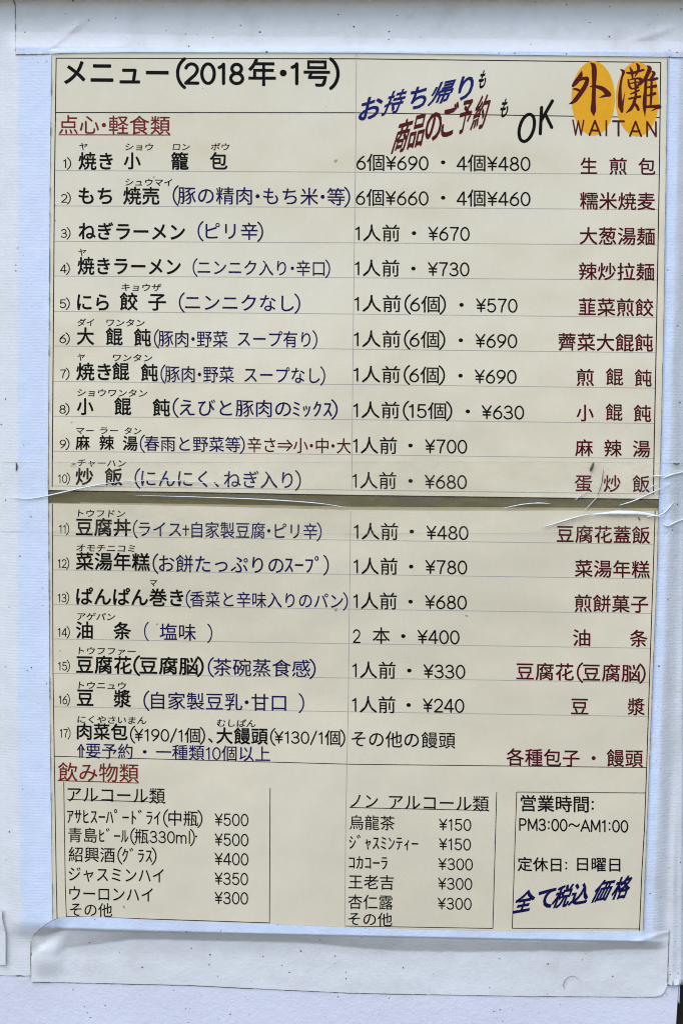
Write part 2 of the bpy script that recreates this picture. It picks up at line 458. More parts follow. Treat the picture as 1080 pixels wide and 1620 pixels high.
def ribbon(pts, wd, cap=True):
    """flat round-ended stroke (wd full width at each point) -> verts, faces"""
    n = len(pts)
    ws = wd if isinstance(wd, (list, tuple)) else [wd] * n
    closed = n > 3 and abs(pts[0][0] - pts[-1][0]) + abs(pts[0][1] - pts[-1][1]) < 1e-6
    V, F = [], []
    L, Rr = [], []
    for i in range(n):
        if closed and i in (0, n - 1): a, b = pts[n - 2], pts[1]
        else: a, b = pts[max(0, i - 1)], pts[min(n - 1, i + 1)]
        dx, dy = b[0] - a[0], b[1] - a[1]; q = math.hypot(dx, dy) or 1
        nx, ny = -dy / q * ws[i] / 2, dx / q * ws[i] / 2
        V += [(pts[i][0] + nx, pts[i][1] + ny), (pts[i][0] - nx, pts[i][1] - ny)]
    for i in range(n - 1): F.append((2 * i, 2 * i + 1, 2 * i + 3, 2 * i + 2))
    if cap and not closed:
        for end in (0, n - 1):
            a, b = (pts[1], pts[0]) if end == 0 else (pts[n - 2], pts[n - 1])
            ang = math.atan2(b[1] - a[1], b[0] - a[0]); r = ws[end] / 2
            idx = []
            for k in range(1, 6):
                t = ang - math.pi / 2 + math.pi * k / 6
                V.append((b[0] + r * math.cos(t), b[1] + r * math.sin(t))); idx.append(len(V) - 1)
            F.append((2 * end, *idx, 2 * end + 1) if end == 0 else (2 * end + 1, *idx, 2 * end))
    return V, F

def disc(cx, cy, r, n=16):
    return [(cx + r * math.cos(2 * math.pi * i / n), cy + r * math.sin(2 * math.pi * i / n)) for i in range(n)], [tuple(range(n))]

class Ink:
    """collects flat lettering of one part; each stroke gets its own hair of height"""
    def __init__(s): s.V, s.F = [], []
    def add(s, V2, F, fn, h):
        o = len(s.V)
        for v in V2:
            x, y = fn(*v); s.V.append(P(x, y, h))
        for f in F:
            f = [o + i for i in f]
            a, b, c = s.V[f[0]], s.V[f[1]], s.V[f[2]]
            nrm = Vector((0, 0, 0))
            for i in range(len(f)):
                p, q = s.V[f[i]], s.V[f[(i + 1) % len(f)]]
                nrm += p.cross(q) if False else Vector(((p.y - q.y) * (p.z + q.z), (p.z - q.z) * (p.x + q.x), (p.x - q.x) * (p.y + q.y)))
            s.F.append(tuple(f) if nrm.y <= 0 else tuple(reversed(f)))
    def done(s, name, mat, parent): return mesh_obj(name, s.V, s.F, mat, parent)

HI = HT + .00012
def slope(y): return .0066 + (y - 95) * 1.06e-5

def run(ink, text, x0, x1, yc, em, off=0.0, sw=.078, shear=0.0, sl=None):
    """one run of characters whose ink spans x0..x1 with its em centre on yc"""
    items, pen = [], 0.0
    for ch in text:
        if ch in LET:
            for st in LET[ch][1]:
                if st and st[0] == 'dot': V, F = disc(pen + st[1], st[2], st[3] * (1 + (sw - .078) * 3))
                else: V, F = ribbon([(pen + a, b) for a, b in st], sw)
                items.append((V, F))
        else:
            V, F, rims = glyph(ch, off); items.append(([(pen + a, b) for a, b in V], F))
            for V, F in rims: items.append(([(pen + a, b) for a, b in V], F))
        pen += adv(ch)
    xs = [v[0] + shear * (v[1] - .38) for V, F in items for v in V]
    a, b = min(xs), max(xs); sx = (x1 - x0) / (b - a)
    xm = (x0 + x1) / 2; s_ = slope(yc) if sl is None else sl
    def fn(gx, gy):
        x = x0 + (gx + shear * (gy - .38) - a) * sx
        return x, yc + s_ * (x - xm) - (gy - .38) * em
    for k, (V, F) in enumerate(items): ink.add(V, F, fn, HI + .000005 * (k % 12))

def quadglyph(ink, ch, bl, right, up, off=.02):
    V, F, rims = glyph(ch, off)
    xs = [v[0] for v in V]; ys = [v[1] for v in V]
    x0, x1, y0, y1 = min(xs), max(xs), min(ys), max(ys)
    def fn(gx, gy):
        u, v = (gx - x0) / (x1 - x0), (gy - y0) / (y1 - y0)
        return bl[0] + right[0] * u + up[0] * v, bl[1] + right[1] * u + up[1] * v
    ink.add(V, F, fn, HI)
    for k, (V, F) in enumerate(rims): ink.add(V, F, fn, HI + .000005 * (1 + k % 12))

def line(ink, pts, wd, h=HT + .00006, cap=False):
    V, F = ribbon(pts, wd, cap); ink.add(V, F, lambda x, y: (x, y), h)

Z1, Z3, Z5, Z7 = [(0, y, 1080 / 560) for y in (0, 440, 780, 1180)]
Z2, Z4, Z6, Z8 = [(540, y, 2.0) for y in (0, 440, 780, 1180)]
STY = {   # name: material, rounded rim, stroke width
 'title': (M_BLACK, .020, .115), 'name': (M_BLACK, .020, .108), 'num': (M_BLACK, .004, .085), 'ruby': (M_BLACK, .012, .07),
 'note': (M_NAVY, .006, .082), 'spice': (M_MAROON, .006, .08), 'price': (M_BLACK, .006, .084), 'cn': (M_MAROON, .013, .095), 'head': (M_RED, .006, .08),
 'sub': (M_BLACK, .005, .08), 'hours': (M_BLACK, .015, .098), 'mix': (M_BLACK, .008, .085),
}
def write(parent, name, style, z, runs):
    mat, off, sw = STY[style]; ink = Ink()
    zx, zy, zs = z
    for r in runs:
        t, a, b, yc, em = r[:5]
        run(ink, t, zx + a / zs, zx + b / zs, zy + yc / zs, em / zs, off, sw, .10 if style == 'ruby' else 0.0)
    return ink.done(name, mat, parent)

U, Lo = upper, lower
write(U, 'menu_title', 'title', Z1, [('メニュー', 195, 515, 221, 86), ('(2018', 537, 745, 222, 86), ('年・1号)', 757, 1036, 222, 88)])
write(U, 'section_heading', 'head', Z1, [('点心・軽食類', 180, 520, 381, 62)])
ROWS = [
 # parent, zoomL, number, names, readings, notes, zoomR, prices, chinese
 (U, Z1, ('1)', 193, 218, 498, 35), [('焼き', 240, 345, 491, 58), ('小', 378, 430, 490, 56), ('籠', 522, 576, 491, 57), ('包', 640, 694, 491, 57)],
  [('ヤ', 243, 268, 447, 26), ('ショウ', 383, 468, 448, 25), ('ロン', 527, 580, 448, 25), ('ポウ', 643, 700, 448, 25)], [],
  Z2, [('6個¥690', 47, 275, 514, 59), ('・', 314, 328, 513, 58), ('4個¥480', 363, 597, 516, 59)], [('生', 755, 808, 525, 58), ('煎', 846, 902, 526, 58), ('包', 938, 992, 527, 58)]),
 (U, Z1, ('2)', 187, 217, 604, 35), [('もち', 240, 343, 597, 58), ('焼売', 376, 487, 597, 58)], [('シュウマイ', 383, 526, 556, 26)],
  [('(豚の精肉・もち米・等)', 527, 1068, 598, 58)], Z2, [('6個¥660', 45, 275, 625, 59), ('・', 314, 328, 625, 58), ('4個¥460', 363, 597, 627, 59)], [('糯米焼麦', 753, 991, 636, 60)]),
 (U, Z1, ('3)', 186, 216, 711, 35), [('ねぎラーメン', 240, 565, 706, 58)], [], [('(ピリ辛)', 603, 803, 705, 57)],
  Z2, [('1人前', 43, 184, 737, 58), ('・', 222, 236, 737, 58), ('¥670', 274, 405, 738, 58)], [('大葱湯麺', 752, 990, 747, 60)]),
 (U, Z1, ('4)', 184, 214, 819, 35), [('焼きラーメン', 237, 552, 812, 58)], [('ヤ', 240, 264, 770, 26)], [('(ニンニク入り・辛口)', 588, 1007, 817, 52)],
  Z2, [('1人前', 42, 183, 848, 58), ('・', 220, 234, 849, 58), ('¥730', 273, 404, 850, 58)], [('辣炒拉麺', 750, 988, 859, 60)]),
 (U, Z3, ('5)', 183, 214, 77, 35), [('にら', 236, 333, 73, 58), ('餃', 366, 421, 71, 58), ('子', 453, 507, 72, 57)], [('キョウザ', 371, 493, 28, 26)],
  [('(ニンニクなし)', 546, 916, 75, 57)], Z4, [('1人前(6個)', 40, 330, 81, 58), ('・', 372, 386, 84, 58), ('¥570', 425, 556, 85, 58)], [('韮菜煎餃', 749, 986, 92, 60)]),
 (U, Z3, ('6)', 182, 214, 184, 35), [('大', 235, 288, 177, 57), ('餛', 323, 375, 178, 57), ('飩', 409, 461, 181, 57)], [('ダイ', 237, 288, 135, 26), ('ワンタン', 325, 442, 136, 26)],
  [('(豚肉・野菜', 470, 695, 185, 54), ('スープ有り)', 725, 968, 186, 54)], Z4, [('1人前(6個)', 39, 328, 193, 58), ('・', 370, 384, 196, 58), ('¥690', 423, 555, 197, 58)], [('薺菜大餛飩', 685, 984, 203, 60)]),
 (U, Z3, ('7)', 184, 213, 291, 35), [('焼き', 233, 340, 285, 58), ('餛', 343, 395, 284, 57), ('飩', 430, 482, 288, 57)], [('ヤ', 237, 260, 241, 26), ('ワンタン', 345, 465, 243, 26)],
  [('(豚肉・野菜', 490, 714, 293, 54), ('スープなし)', 745, 992, 296, 54)], Z4, [('1人前(6個)', 38, 327, 305, 58), ('・', 369, 383, 308, 58), ('¥690', 421, 553, 310, 58)], [('煎', 742, 798, 314, 58), ('餛', 835, 890, 312, 58), ('飩', 926, 980, 316, 58)]),
 (U, Z3, ('8)', 182, 213, 399, 35), [('小', 235, 286, 391, 56), ('餛', 349, 401, 391, 57), ('飩', 466, 519, 395, 57)], [('ショウワンタン', 237, 450, 350, 26)],
  [('(えびと豚肉の', 527, 888, 396, 57), ('ﾐｯｸｽ)', 893, 1030, 399, 57)], Z4, [('1人前(15個)', 37, 350, 418, 58), ('・', 392, 406, 421, 58), ('¥630', 443, 577, 423, 58)], [('小', 742, 797, 426, 58), ('餛', 834, 888, 424, 58), ('飩', 923, 978, 428, 58)]),
 (U, Z3, ('9)', 183, 213, 505, 35), [('麻', 231, 275, 502, 48), ('辣', 304, 349, 502, 48), ('湯', 375, 420, 504, 48)], [('マー', 233, 287, 465, 25), ('ラー', 306, 361, 465, 25), ('タン', 380, 432, 466, 25)],
  [('(春雨と野菜等)', 427, 747, 506, 51)], Z4, [('1人前', 36, 175, 529, 58), ('・', 211, 225, 529, 58), ('¥700', 264, 397, 531, 58)], [('麻', 738, 795, 537, 58), ('辣', 830, 886, 538, 58), ('湯', 920, 975, 540, 58)]),
 (U, Z3, ('10)', 178, 214, 611, 35), [('炒', 231, 285, 605, 57), ('飯', 320, 374, 606, 57)], [('チャーハン', 237, 385, 564, 26)],
  [('(にんにく、ねぎ入り)', 411, 918, 613, 58)], Z4, [('1人前', 34, 173, 640, 58), ('・', 211, 225, 641, 58), ('¥680', 263, 396, 643, 58)], [('蛋', 737, 792, 649, 58), ('炒', 828, 882, 650, 58), ('飯', 919, 974, 651, 58)]),
 (Lo, Z5, ('11)', 181, 212, 109, 35), [('豆腐丼', 232, 400, 104, 58)], [('トウフドン', 238, 383, 62, 26)], [('(ライス+自家製豆腐・ピリ辛)', 406, 981, 113, 53)],
  Z6, [('1人前', 39, 179, 121, 58), ('・', 215, 229, 121, 58), ('¥480', 268, 401, 124, 58)], [('豆腐花蓋飯', 680, 975, 131, 59)]),
 (Lo, Z5, ('12)', 177, 212, 214, 35), [('菜湯年糕', 232, 458, 209, 58)], [('オモチニコミ', 233, 413, 168, 26)], [('(お餅たっぷりの', 466, 865, 217, 58), ('ｽｰﾌﾟ', 868, 972, 219, 58), (')', 986, 1003, 219, 58)],
  Z6, [('1人前', 38, 177, 231, 58), ('・', 213, 227, 232, 58), ('¥780', 265, 397, 233, 58)], [('菜湯年糕', 737, 974, 240, 59)]),
 (Lo, Z5, ('13)', 177, 212, 319, 35), [('ぱんぱん巻き', 233, 560, 317, 58)], [('マ', 458, 480, 274, 26)], [('(香菜と辛味入りのパン)', 567, 1061, 326, 52)],
  Z6, [('1人前', 37, 175, 341, 58), ('・', 211, 225, 343, 58), ('¥680', 264, 396, 344, 58)], [('煎餅菓子', 736, 969, 350, 59)]),
 (Lo, Z5, ('14)', 177, 214, 424, 35), [('油', 232, 284, 418, 57), ('条', 347, 400, 420, 57)], [('アゲパン', 237, 352, 377, 26)], [('(', 440, 454, 421, 54), ('塩味', 487, 598, 424, 56), (')', 633, 648, 427, 54)],
  Z6, [('2', 36, 60, 451, 58), ('本', 98, 153, 451, 57), ('・', 188, 202, 452, 58), ('¥400', 240, 373, 454, 58)], [('油', 731, 786, 458, 58), ('条', 911, 967, 460, 58)]),
 (Lo, Z5, ('15)', 178, 214, 527, 35), [('豆腐花', 233, 403, 524, 58), ('(豆腐脳)', 407, 622, 527, 57)], [('トウフファー', 240, 415, 482, 26)], [('(茶碗蒸食感)', 634, 963, 533, 57)],
  Z6, [('1人前', 34, 171, 560, 58), ('・', 207, 221, 561, 58), ('¥330', 259, 391, 563, 58)], [('豆腐花(豆腐脳)', 552, 961, 567, 59)]),
 (Lo, Z5, ('16)', 180, 214, 630, 35), [('豆', 235, 286, 624, 57), ('漿', 347, 400, 627, 57)], [('トウニュウ', 240, 385, 587, 26)], [('(自家製豆乳・甘口', 438, 873, 636, 57), (')', 911, 928, 640, 56)],
  Z6, [('1人前', 33, 170, 669, 58), ('・', 205, 219, 670, 58), ('¥240', 257, 388, 671, 58)], [('豆', 725, 780, 675, 58), ('漿', 904, 958, 676, 58)]),
 (Lo, Z5, ('17)', 183, 216, 732, 35), [('肉菜包', 235, 390, 728, 54), ('大饅頭', 660, 818, 741, 54)], [('にくやさいまん', 237, 447, 692, 26), ('むしぱん', 662, 780, 702, 26)], [],
  Z6, [('その他の饅頭', 32, 360, 780, 56)], [('各種包子', 521, 752, 837, 59), ('・', 790, 803, 838, 58), ('饅頭', 838, 953, 839, 59)]),
]
for (par, zl, num, names, rubies, notes, zr, prices, cn) in ROWS:
    write(par, 'row_number', 'num', zl, [num])
    for nm in ([[names[0]], [names[1]]] if num[0] == '17)' else [names]): write(par, 'dish_name', 'name', zl, nm)
    for rb in rubies: write(par, 'reading_gloss', 'ruby', zl, [rb])
    if notes: write(par, 'dish_note', 'note', zl, notes)
    write(par, 'price_text', 'price', zr, prices)
    write(par, 'chinese_name', 'cn', zr, cn)
write(U, 'spice_note', 'spice', Z3, [('辛さ⇒小・中・大', 755, 1070, 510, 51)])
write(Lo, 'piece_price', 'mix', Z5, [('(¥190/1個)、', 397, 650, 738, 50)]); write(Lo, 'piece_price', 'mix', Z5, [('(¥130/1個)', 824, 1053, 745, 50)])
write(Lo, 'order_note', 'note', Z5, [('⇑要予約', 236, 405, 787, 51), ('・', 436, 448, 789, 50), ('一種類10個以上', 476, 824, 793, 51)])
write(Lo, 'section_heading', 'head', Z7, [('飲み物類', 178, 424, 81, 62)])
write(Lo, 'column_heading', 'sub', Z7, [('アルコール類', 207, 504, 150, 53)])
write(Lo, 'column_heading', 'sub', Z8, [('ノン', 28, 115, 174, 52), ('アルコール類', 150, 466, 180, 54)])
for t, a, b, yc, em, pr, pa, pb, pyc in [
    ('ｱｻﾋｽｰﾊﾟｰﾄﾞﾗｲ(中瓶)', 205, 618, 218, 51, '¥500', 655, 758, 224), ('青島ﾋﾞｰﾙ(瓶330ml)', 209, 595, 275, 49, '¥500', 655, 758, 285),
    ('紹興酒(ｸﾞﾗｽ)', 210, 478, 333, 50, '¥400', 655, 758, 344), ('ジャスミンハイ', 210, 500, 393, 50, '¥350', 655, 757, 404),
    ('ウーロンハイ', 212, 467, 452, 50, '¥300', 655, 757, 463), ('その他', 214, 343, 500, 46, None, 0, 0, 0)]:
    write(Lo, 'drink_name', 'sub', Z7, [(t, a, b, yc, em)] + ([('・', 596, 602, 276, 30)] if '330' in t else []))
    if pr: write(Lo, 'drink_price', 'sub', Z7, [(pr, pa, pb, pyc, 50)])
for t, a, b, yc, em, pr, pa, pb, pyc in [
    ('烏龍茶', 25, 168, 243, 50, '¥150', 308, 410, 248), ('ｼﾞｬｽﾐﾝﾃｨｰ', 24, 242, 307, 51, '¥150', 308, 409, 310),
    ('ｺｶｺｰﾗ', 23, 145, 369, 50, '¥300', 306, 415, 373), ('王老吉', 22, 165, 431, 50, '¥300', 305, 413, 435),
    ('杏仁露', 21, 163, 494, 50, '¥300', 304, 411, 498), ('その他', 21, 160, 548, 47, None, 0, 0, 0)]:
    write(Lo, 'drink_name', 'sub', Z8, [(t, a, b, yc, em)])
    if pr: write(Lo, 'drink_price', 'sub', Z8, [(pr, pa, pb, pyc, 50)])
write(Lo, 'opening_hours', 'hours', Z8, [('営業時間:', 566, 797, 183, 56), ('PM3:00~AM1:00', 561, 906, 250, 51)])
write(Lo, 'closing_day', 'hours', Z8, [('定休日:', 556, 713, 375, 48), ('日曜日', 744, 881, 375, 48)])

# slanted slogans
def slogan(parent, name, mat, z, spec, off):
    ink = Ink(); zx, zy, zs = z
    for ch, bl, r, u in spec:
        raw = len(ch) > 1; ch = ch[0]
        g = {'ち': 1.42, 'り': 1.05, 'て': 1.22, 'も': 1.3, 'お': 1.14, '格': 1.10, '価': 1.10}.get(ch, 1.16)
        lean = .07 * math.hypot(*u)
        if raw: g, lean = 1, 0
        bl = (bl[0] - r[0] * (g - 1) / 2 - lean * .5, bl[1] - r[1] * (g - 1) / 2); r = (r[0] * g, r[1] * g); u = (u[0] + lean, u[1])
        quadglyph(ink, ch, (zx + bl[0] / zs, zy + bl[1] / zs), (r[0] / zs, r[1] / zs), (u[0] / zs, u[1] / zs), off)
    return ink.done(name, mat, parent)
ZS = (560, 100, 3.375); ZH = (800, 1380, 4.909); ZG = (890, 90, 1080 / 170)
slogan(U, 'slogan_text', M_BLUE, ZS, [('お*', (20, 308), (112, -22), (28, -118)), ('持', (152, 280), (85, -17), (45, -130)), ('ち*', (288, 249), (88, -17), (20, -115)),
                                   ('帰', (400, 228), (95, -19), (45, -125)), ('り*', (548, 201), (72, -14), (24, -126))], .026)
slogan(U, 'slogan_text', M_BROWN, ZS, [('商', (203, 485), (65, -17), (42, -178)), ('品', (293, 458), (65, -17), (25, -172)), ('の*', (374, 421), (82, -18), (16, -146)),
                                    ('ご*', (460, 396), (78, -18), (22, -172)), ('予', (553, 378), (55, -13), (24, -172)), ('約', (628, 358), (62, -14), (35, -180))], .026)
slogan(U, 'slogan_particle', M_BLACK, ZS, [('も', (662, 136), (30, -6), (16, -94))], .03)
slogan(U, 'slogan_particle', M_BLACK, ZS, [('も', (778, 290), (32, -6), (16, -97))], .03)
slogan(Lo, 'tax_note', M_NAVY, ZH, [('全', (58, 317), (125, -22), (48, -165)), ('て*', (233, 287), (128, -20), (26, -142)), ('税', (357, 283), (110, -18), (55, -175)),
                                 ('込', (495, 258), (120, -20), (45, -165)), ('価', (655, 240), (115, -18), (75, -175)), ('格', (815, 218), (115, -20), (55, -178))], .034)
def zp(z, pts): return [(z[0] + a / z[2], z[1] + b / z[2]) for a, b in pts]
ok = Ink()
oo = [(920 + 40 * math.cos(R(a)) + 10 * math.sin(R(a)), 345 - 72 * math.sin(R(a)) - 9 * math.cos(R(a))) for a in range(0, 361, 12)]
for k, (pts, w_) in enumerate([(oo, 15), ([(992, 376), (999, 236)], 15), ([(1057, 201), (997, 306)], 15), ([(1019, 272), (1053, 342)], 15)]):
    line(ok, zp(ZS, pts), 1.15 * w_ / ZS[2], HI + .00001 * k, True)
ok.done('slogan_word', M_BLACK, U)

# logo: two orange ovals, brushed characters, roman lettering
for k, (cx, cy, rx, ry) in enumerate([(937.6, 155.5, 34.4, 58.8), (1007.2, 157, 34.2, 58.8)]):
    i = Ink(); n = 64
    i.add([(cx + rx * math.cos(2 * math.pi * a / n), cy + ry * math.sin(2 * math.pi * a / n)) for a in range(n)], [tuple(range(n))], lambda x, y: (x, y), HT + .00009 + k * .00001)
    i.done('logo_oval', M_ORANGE, U)
def spline(pts, ws, n=6):
    out_p, out_w = [], []
    q = [pts[0]] + list(pts) + [pts[-1]]
    for i in range(len(pts) - 1):
        p0, p1, p2, p3 = q[i:i + 4]
        for k in range(n):
            t = k / n
            f = lambda a, b, c, d: .5 * (2 * b + (c - a) * t + (2 * a - 5 * b + 4 * c - d) * t * t + (3 * b - a - 3 * c + d) * t ** 3)
            out_p.append((f(p0[0], p1[0], p2[0], p3[0]), f(p0[1], p1[1], p2[1], p3[1])))
            tt = t * t * (3 - 2 * t); out_w.append(ws[i] + (ws[i + 1] - ws[i]) * tt)
    return out_p + [pts[-1]], out_w + [ws[-1]]
def brush(ink, strokes, k0=0):
    for k, (pts, ws) in enumerate(strokes):
        p, w_ = spline(pts, ws); line(ink, zp(ZG, p), [1.33 * a / ZG[2] for a in w_], HI + .00001 * (k % 12), True)
wai = Ink()
brush(wai, [
 ([(188, 140), (172, 195), (128, 255), (100, 290)], [6, 34, 36, 22]),
 ([(120, 270), (165, 232), (215, 216), (243, 222), (225, 285), (185, 350), (130, 425), (95, 458), (58, 473)], [10, 20, 26, 30, 34, 36, 34, 22, 3]),
 ([(96, 322), (135, 326), (178, 345)], [8, 20, 18]),
 ([(278, 62), (306, 90), (313, 160), (310, 300), (306, 430), (304, 530), (308, 588)], [10, 36, 40, 30, 32, 42, 10]),
 ([(272, 297), (330, 298), (400, 322), (450, 370)], [8, 24, 34, 44]),
 ([(462, 378), (415, 392), (360, 412)], [34, 20, 2])])
wai.done('logo_character', M_BROWN, U)
tan = Ink()
brush(tan, [
 ([(580, 128), (606, 150), (592, 205), (577, 280), (570, 400), (578, 490), (590, 562)], [10, 26, 16, 18, 30, 40, 8]),
 ([(590, 545), (600, 470), (622, 350)], [24, 14, 2]),
 ([(640, 160), (690, 163), (745, 148), (806, 130)], [14, 22, 20, 18]),
 ([(672, 105), (690, 150), (697, 210)], [10, 22, 14]),
 ([(740, 70), (757, 100), (747, 150), (722, 196)], [14, 26, 16, 8]),
 ([(655, 228), (663, 285), (684, 318)], [14, 20, 16]),
 ([(676, 228), (735, 216), (783, 228), (764, 272), (735, 308)], [10, 14, 26, 20, 10]),
 ([(672, 268), (715, 258), (752, 252)], [8, 12, 10]),
 ([(722, 225), (728, 300), (726, 370)], [14, 18, 14]),
 ([(682, 322), (720, 315), (756, 306)], [10, 13, 14]),
 ([(678, 372), (720, 355), (760, 335)], [10, 15, 14]),
 ([(662, 420), (720, 408), (772, 398)], [14, 17, 20]),
 ([(732, 370), (716, 450), (682, 520), (632, 563)], [18, 24, 26, 6]),
 ([(702, 450), (736, 490), (756, 530)], [10, 24, 22]),
 ([(848, 92), (868, 122), (832, 205), (776, 285)], [14, 34, 28, 6]),
 ([(836, 200), (826, 330), (818, 470), (822, 600)], [20, 24, 32, 5]),
 ([(895, 145), (913, 168), (878, 222)], [12, 26, 16]),
 ([(848, 232), (900, 226), (944, 216)], [14, 24, 20]),
 ([(848, 306), (890, 300), (928, 292)], [14, 18, 26]),
 ([(848, 388), (885, 380), (922, 368)], [14, 18, 24]),
 ([(826, 502), (900, 498), (965, 500)], [18, 24, 34]),
 ([(888, 226), (886, 360), (878, 495)], [16, 20, 16]),
 ([(952, 508), (915, 528), (880, 546)], [18, 10, 2])])
tan.done('logo_character', M_BROWN, U)
rom = Ink()
for ch, a, b in [('W', 92, 214), ('A', 255, 385), ('I', 425, 443), ('T', 490, 622), ('A', 662, 793), ('N', 834, 941)]:
    xm = ZG[0] + (a + b) / 2 / ZG[2]; yb = ZG[1] + (700 + (a + b) / 2 * .0205) / ZG[2]
    run(rom, ch, ZG[0] + a / ZG[2], ZG[0] + b / ZG[2], yb - .0 , 208 / ZG[2], 0, .105, 0, .0205)
rom.done('logo_lettering', M_BROWN, U)

# rules and frames: thin printed lines
def rule(parent, name, mat, pts, wd, h=HT + .00006):
    i = Ink(); line(i, pts, wd, h); return i.done(name, mat, parent)
FLu = [(92, 89.3), (300, 86.5), (500, 85), (700, 83.5), (770, 83)]
FRu = [(98.7, 1044.3), (276, 1042), (500, 1038), (700, 1034), (781, 1032.6)]
FLl = [(797, 83.3), (1060, 84.3), (1196, 86.3), (1300, 88), (1400, 89.6), (1462, 91)]
FRl = [(808, 1035.5), (900, 1032.5), (1060, 1027), (1214, 1022), (1310, 1018.6), (1380, 1014.4), (1476, 1010.5)]
for yl, yr in [(269.6, 276), (325.6, 331.5), (381.6, 387.5), (436.6, 443), (492.4, 502), (547.3, 558), (603.3, 614), (658.3, 670), (713.8, 725.5)]:
    xl, xr = interp(FLu, yl), interp(FRu, yr)
    rule(U, 'ruled_line', M_GREYL, [(xl, yl), ((xl + xr) / 2, (yl + yr) / 2 - .4), (xr, yr)], .95)
rule(U, 'ruled_line', M_GREYL, [(83, 768.7), (560, 775.3), (1033, 781.5)], 1.1)
for yl, yr in [(847.4, 861), (901.3, 915.5), (956.3, 970.5), (1010.7, 1025.5), (1065.2, 1079.5), (1118, 1133.5)]:
    xl, xr = interp(FLl, yl), interp(FRl, yr)
    rule(Lo, 'ruled_line', M_GREYL, [(xl, yl), ((xl + xr) / 2, (yl + yr) / 2 + .3), (xr, yr)], .95)
rule(Lo, 'divider_line', M_BLACK, [(86.3, 1196.4), (554, 1209), (1022, 1214.3)], 1.2)
rule(U, 'frame_line', M_BLACK, [(89.3, 92), (560, 93), (1044.3, 98.7)], 1.6)
rule(U, 'divider_line', M_BLACK, [(88, 178), (560, 178.3), (1043, 186)], 1.5)
rule(U, 'frame_line', M_BLACK, [(x, y) for y, x in FLu], 1.5, HT + .00008)
rule(U, 'frame_line', M_BLACK, [(x, y) for y, x in FRu], 1.6, HT + .00008)
rule(Lo, 'frame_line', M_BLACK, [(x, y) for y, x in FLl], 1.3, HT + .00008)
rule(Lo, 'frame_line', M_BLACK, [(x, y) for y, x in FRl], 1.4, HT + .00008)
rule(U, 'column_line', M_GREYL, [(563.6, 84), (562, 270), (559, 480), (556.7, 700), (556, 777)], 1.0, HT + .00007)
rule(Lo, 'column_line', M_GREYL, [(554.3, 809), (554, 850), (550.5, 1120), (546.6, 1300), (545, 1478)], 1.0, HT + .00007)
rule(U, 'heading_underline', M_RED, [(93, 213.2), (270, 213.6)], 1.7)
rule(Lo, 'heading_underline', M_RED, [(91.5, 1234.8), (220, 1238.8)], 1.5)
rule(Lo, 'heading_underline', M_BLACK, [(106.5, 1264.5), (262, 1269.5)], 1.3)
rule(Lo, 'heading_underline', M_BLACK, [(552.5, 1277.5), (773.5, 1282.3)], 1.3)
rule(Lo, 'box_line', M_BLACK, [(101.3, 1236.5), (103.7, 1400), (105.5, 1452)], 1.2, HT + .00009)
rule(Lo, 'box_line', M_BLACK, [(427.3, 1247), (426.3, 1460.5)], 1.2, HT + .00009)
rule(Lo, 'box_line', M_BLACK, [(105.5, 1449.6), (426.3, 1460)], 1.2)
rule(Lo, 'box_line', M_BLACK, [(785, 1253), (779, 1469)], 1.2, HT + .00009)
rule(Lo, 'box_line', M_BLACK, [(546.5, 1465), (779, 1468.8)], 1.2)
rule(Lo, 'box_line', M_BLACK, [(817, 1253), (1020.5, 1254.5)], 1.2)
rule(Lo, 'box_line', M_BLACK, [(816.6, 1253), (809.6, 1468.8)], 1.2, HT + .00009)
rule(Lo, 'box_line', M_BLACK, [(809.6, 1468.6), (1011, 1469.6)], 1.2)

# ------------------------------------------------------------------ white cloth tapes
def nz(x, y, s, k=0): return noise.noise((x * s, y * s, k))
def jag(t, amp, s=.35): return amp * noise.noise((t * s, 3.1, 0)) + amp * .6 * noise.noise((t * s * 3.3, 7.7, 0))
# left
def lift_l(x, y, u, v):
    return .00025 * nz(x, y * .25, .05) + .0003
def xy_l(u, v):
    xr = interp(SL, v) - .6
    x = -45 + (xr + 45) * u
    y = v
    if v > 1540: y = 1543 + .10 * (x - 10) * .1 + jag(x, 1.2)
    return x, y
T_L = drape('cloth_tape', frange(0, 1, 36), frange(-60, 1530, 150) + [1537, 1541.5], xy_l, [M_TAPE_V, M_DIRT], .0003, lift_l,
      'white cloth tape down the left side, torn at the bottom, pale blue beside the sheets', group='white cloth tapes around the menu')
# scrap at lower left
def xy_s(u, v):
    xr = 9.3 - 5.5 * sstep(1480, 1450, v) + .3 * jag(v, 1); return -40 + (xr + 40) * u, v - 2 * (1 - u) * 0
drape('tape_scrap', frange(0, 1, 20), frange(1440, 1526.5, 30), xy_s, [M_TAPE_H, M_DIRT], .0011,
      lambda x, y, u, v: .0022 * sstep(.80, 1, u) + .0008, 'short white tape scrap with a curling end at the left edge', group='white cloth tapes around the menu')
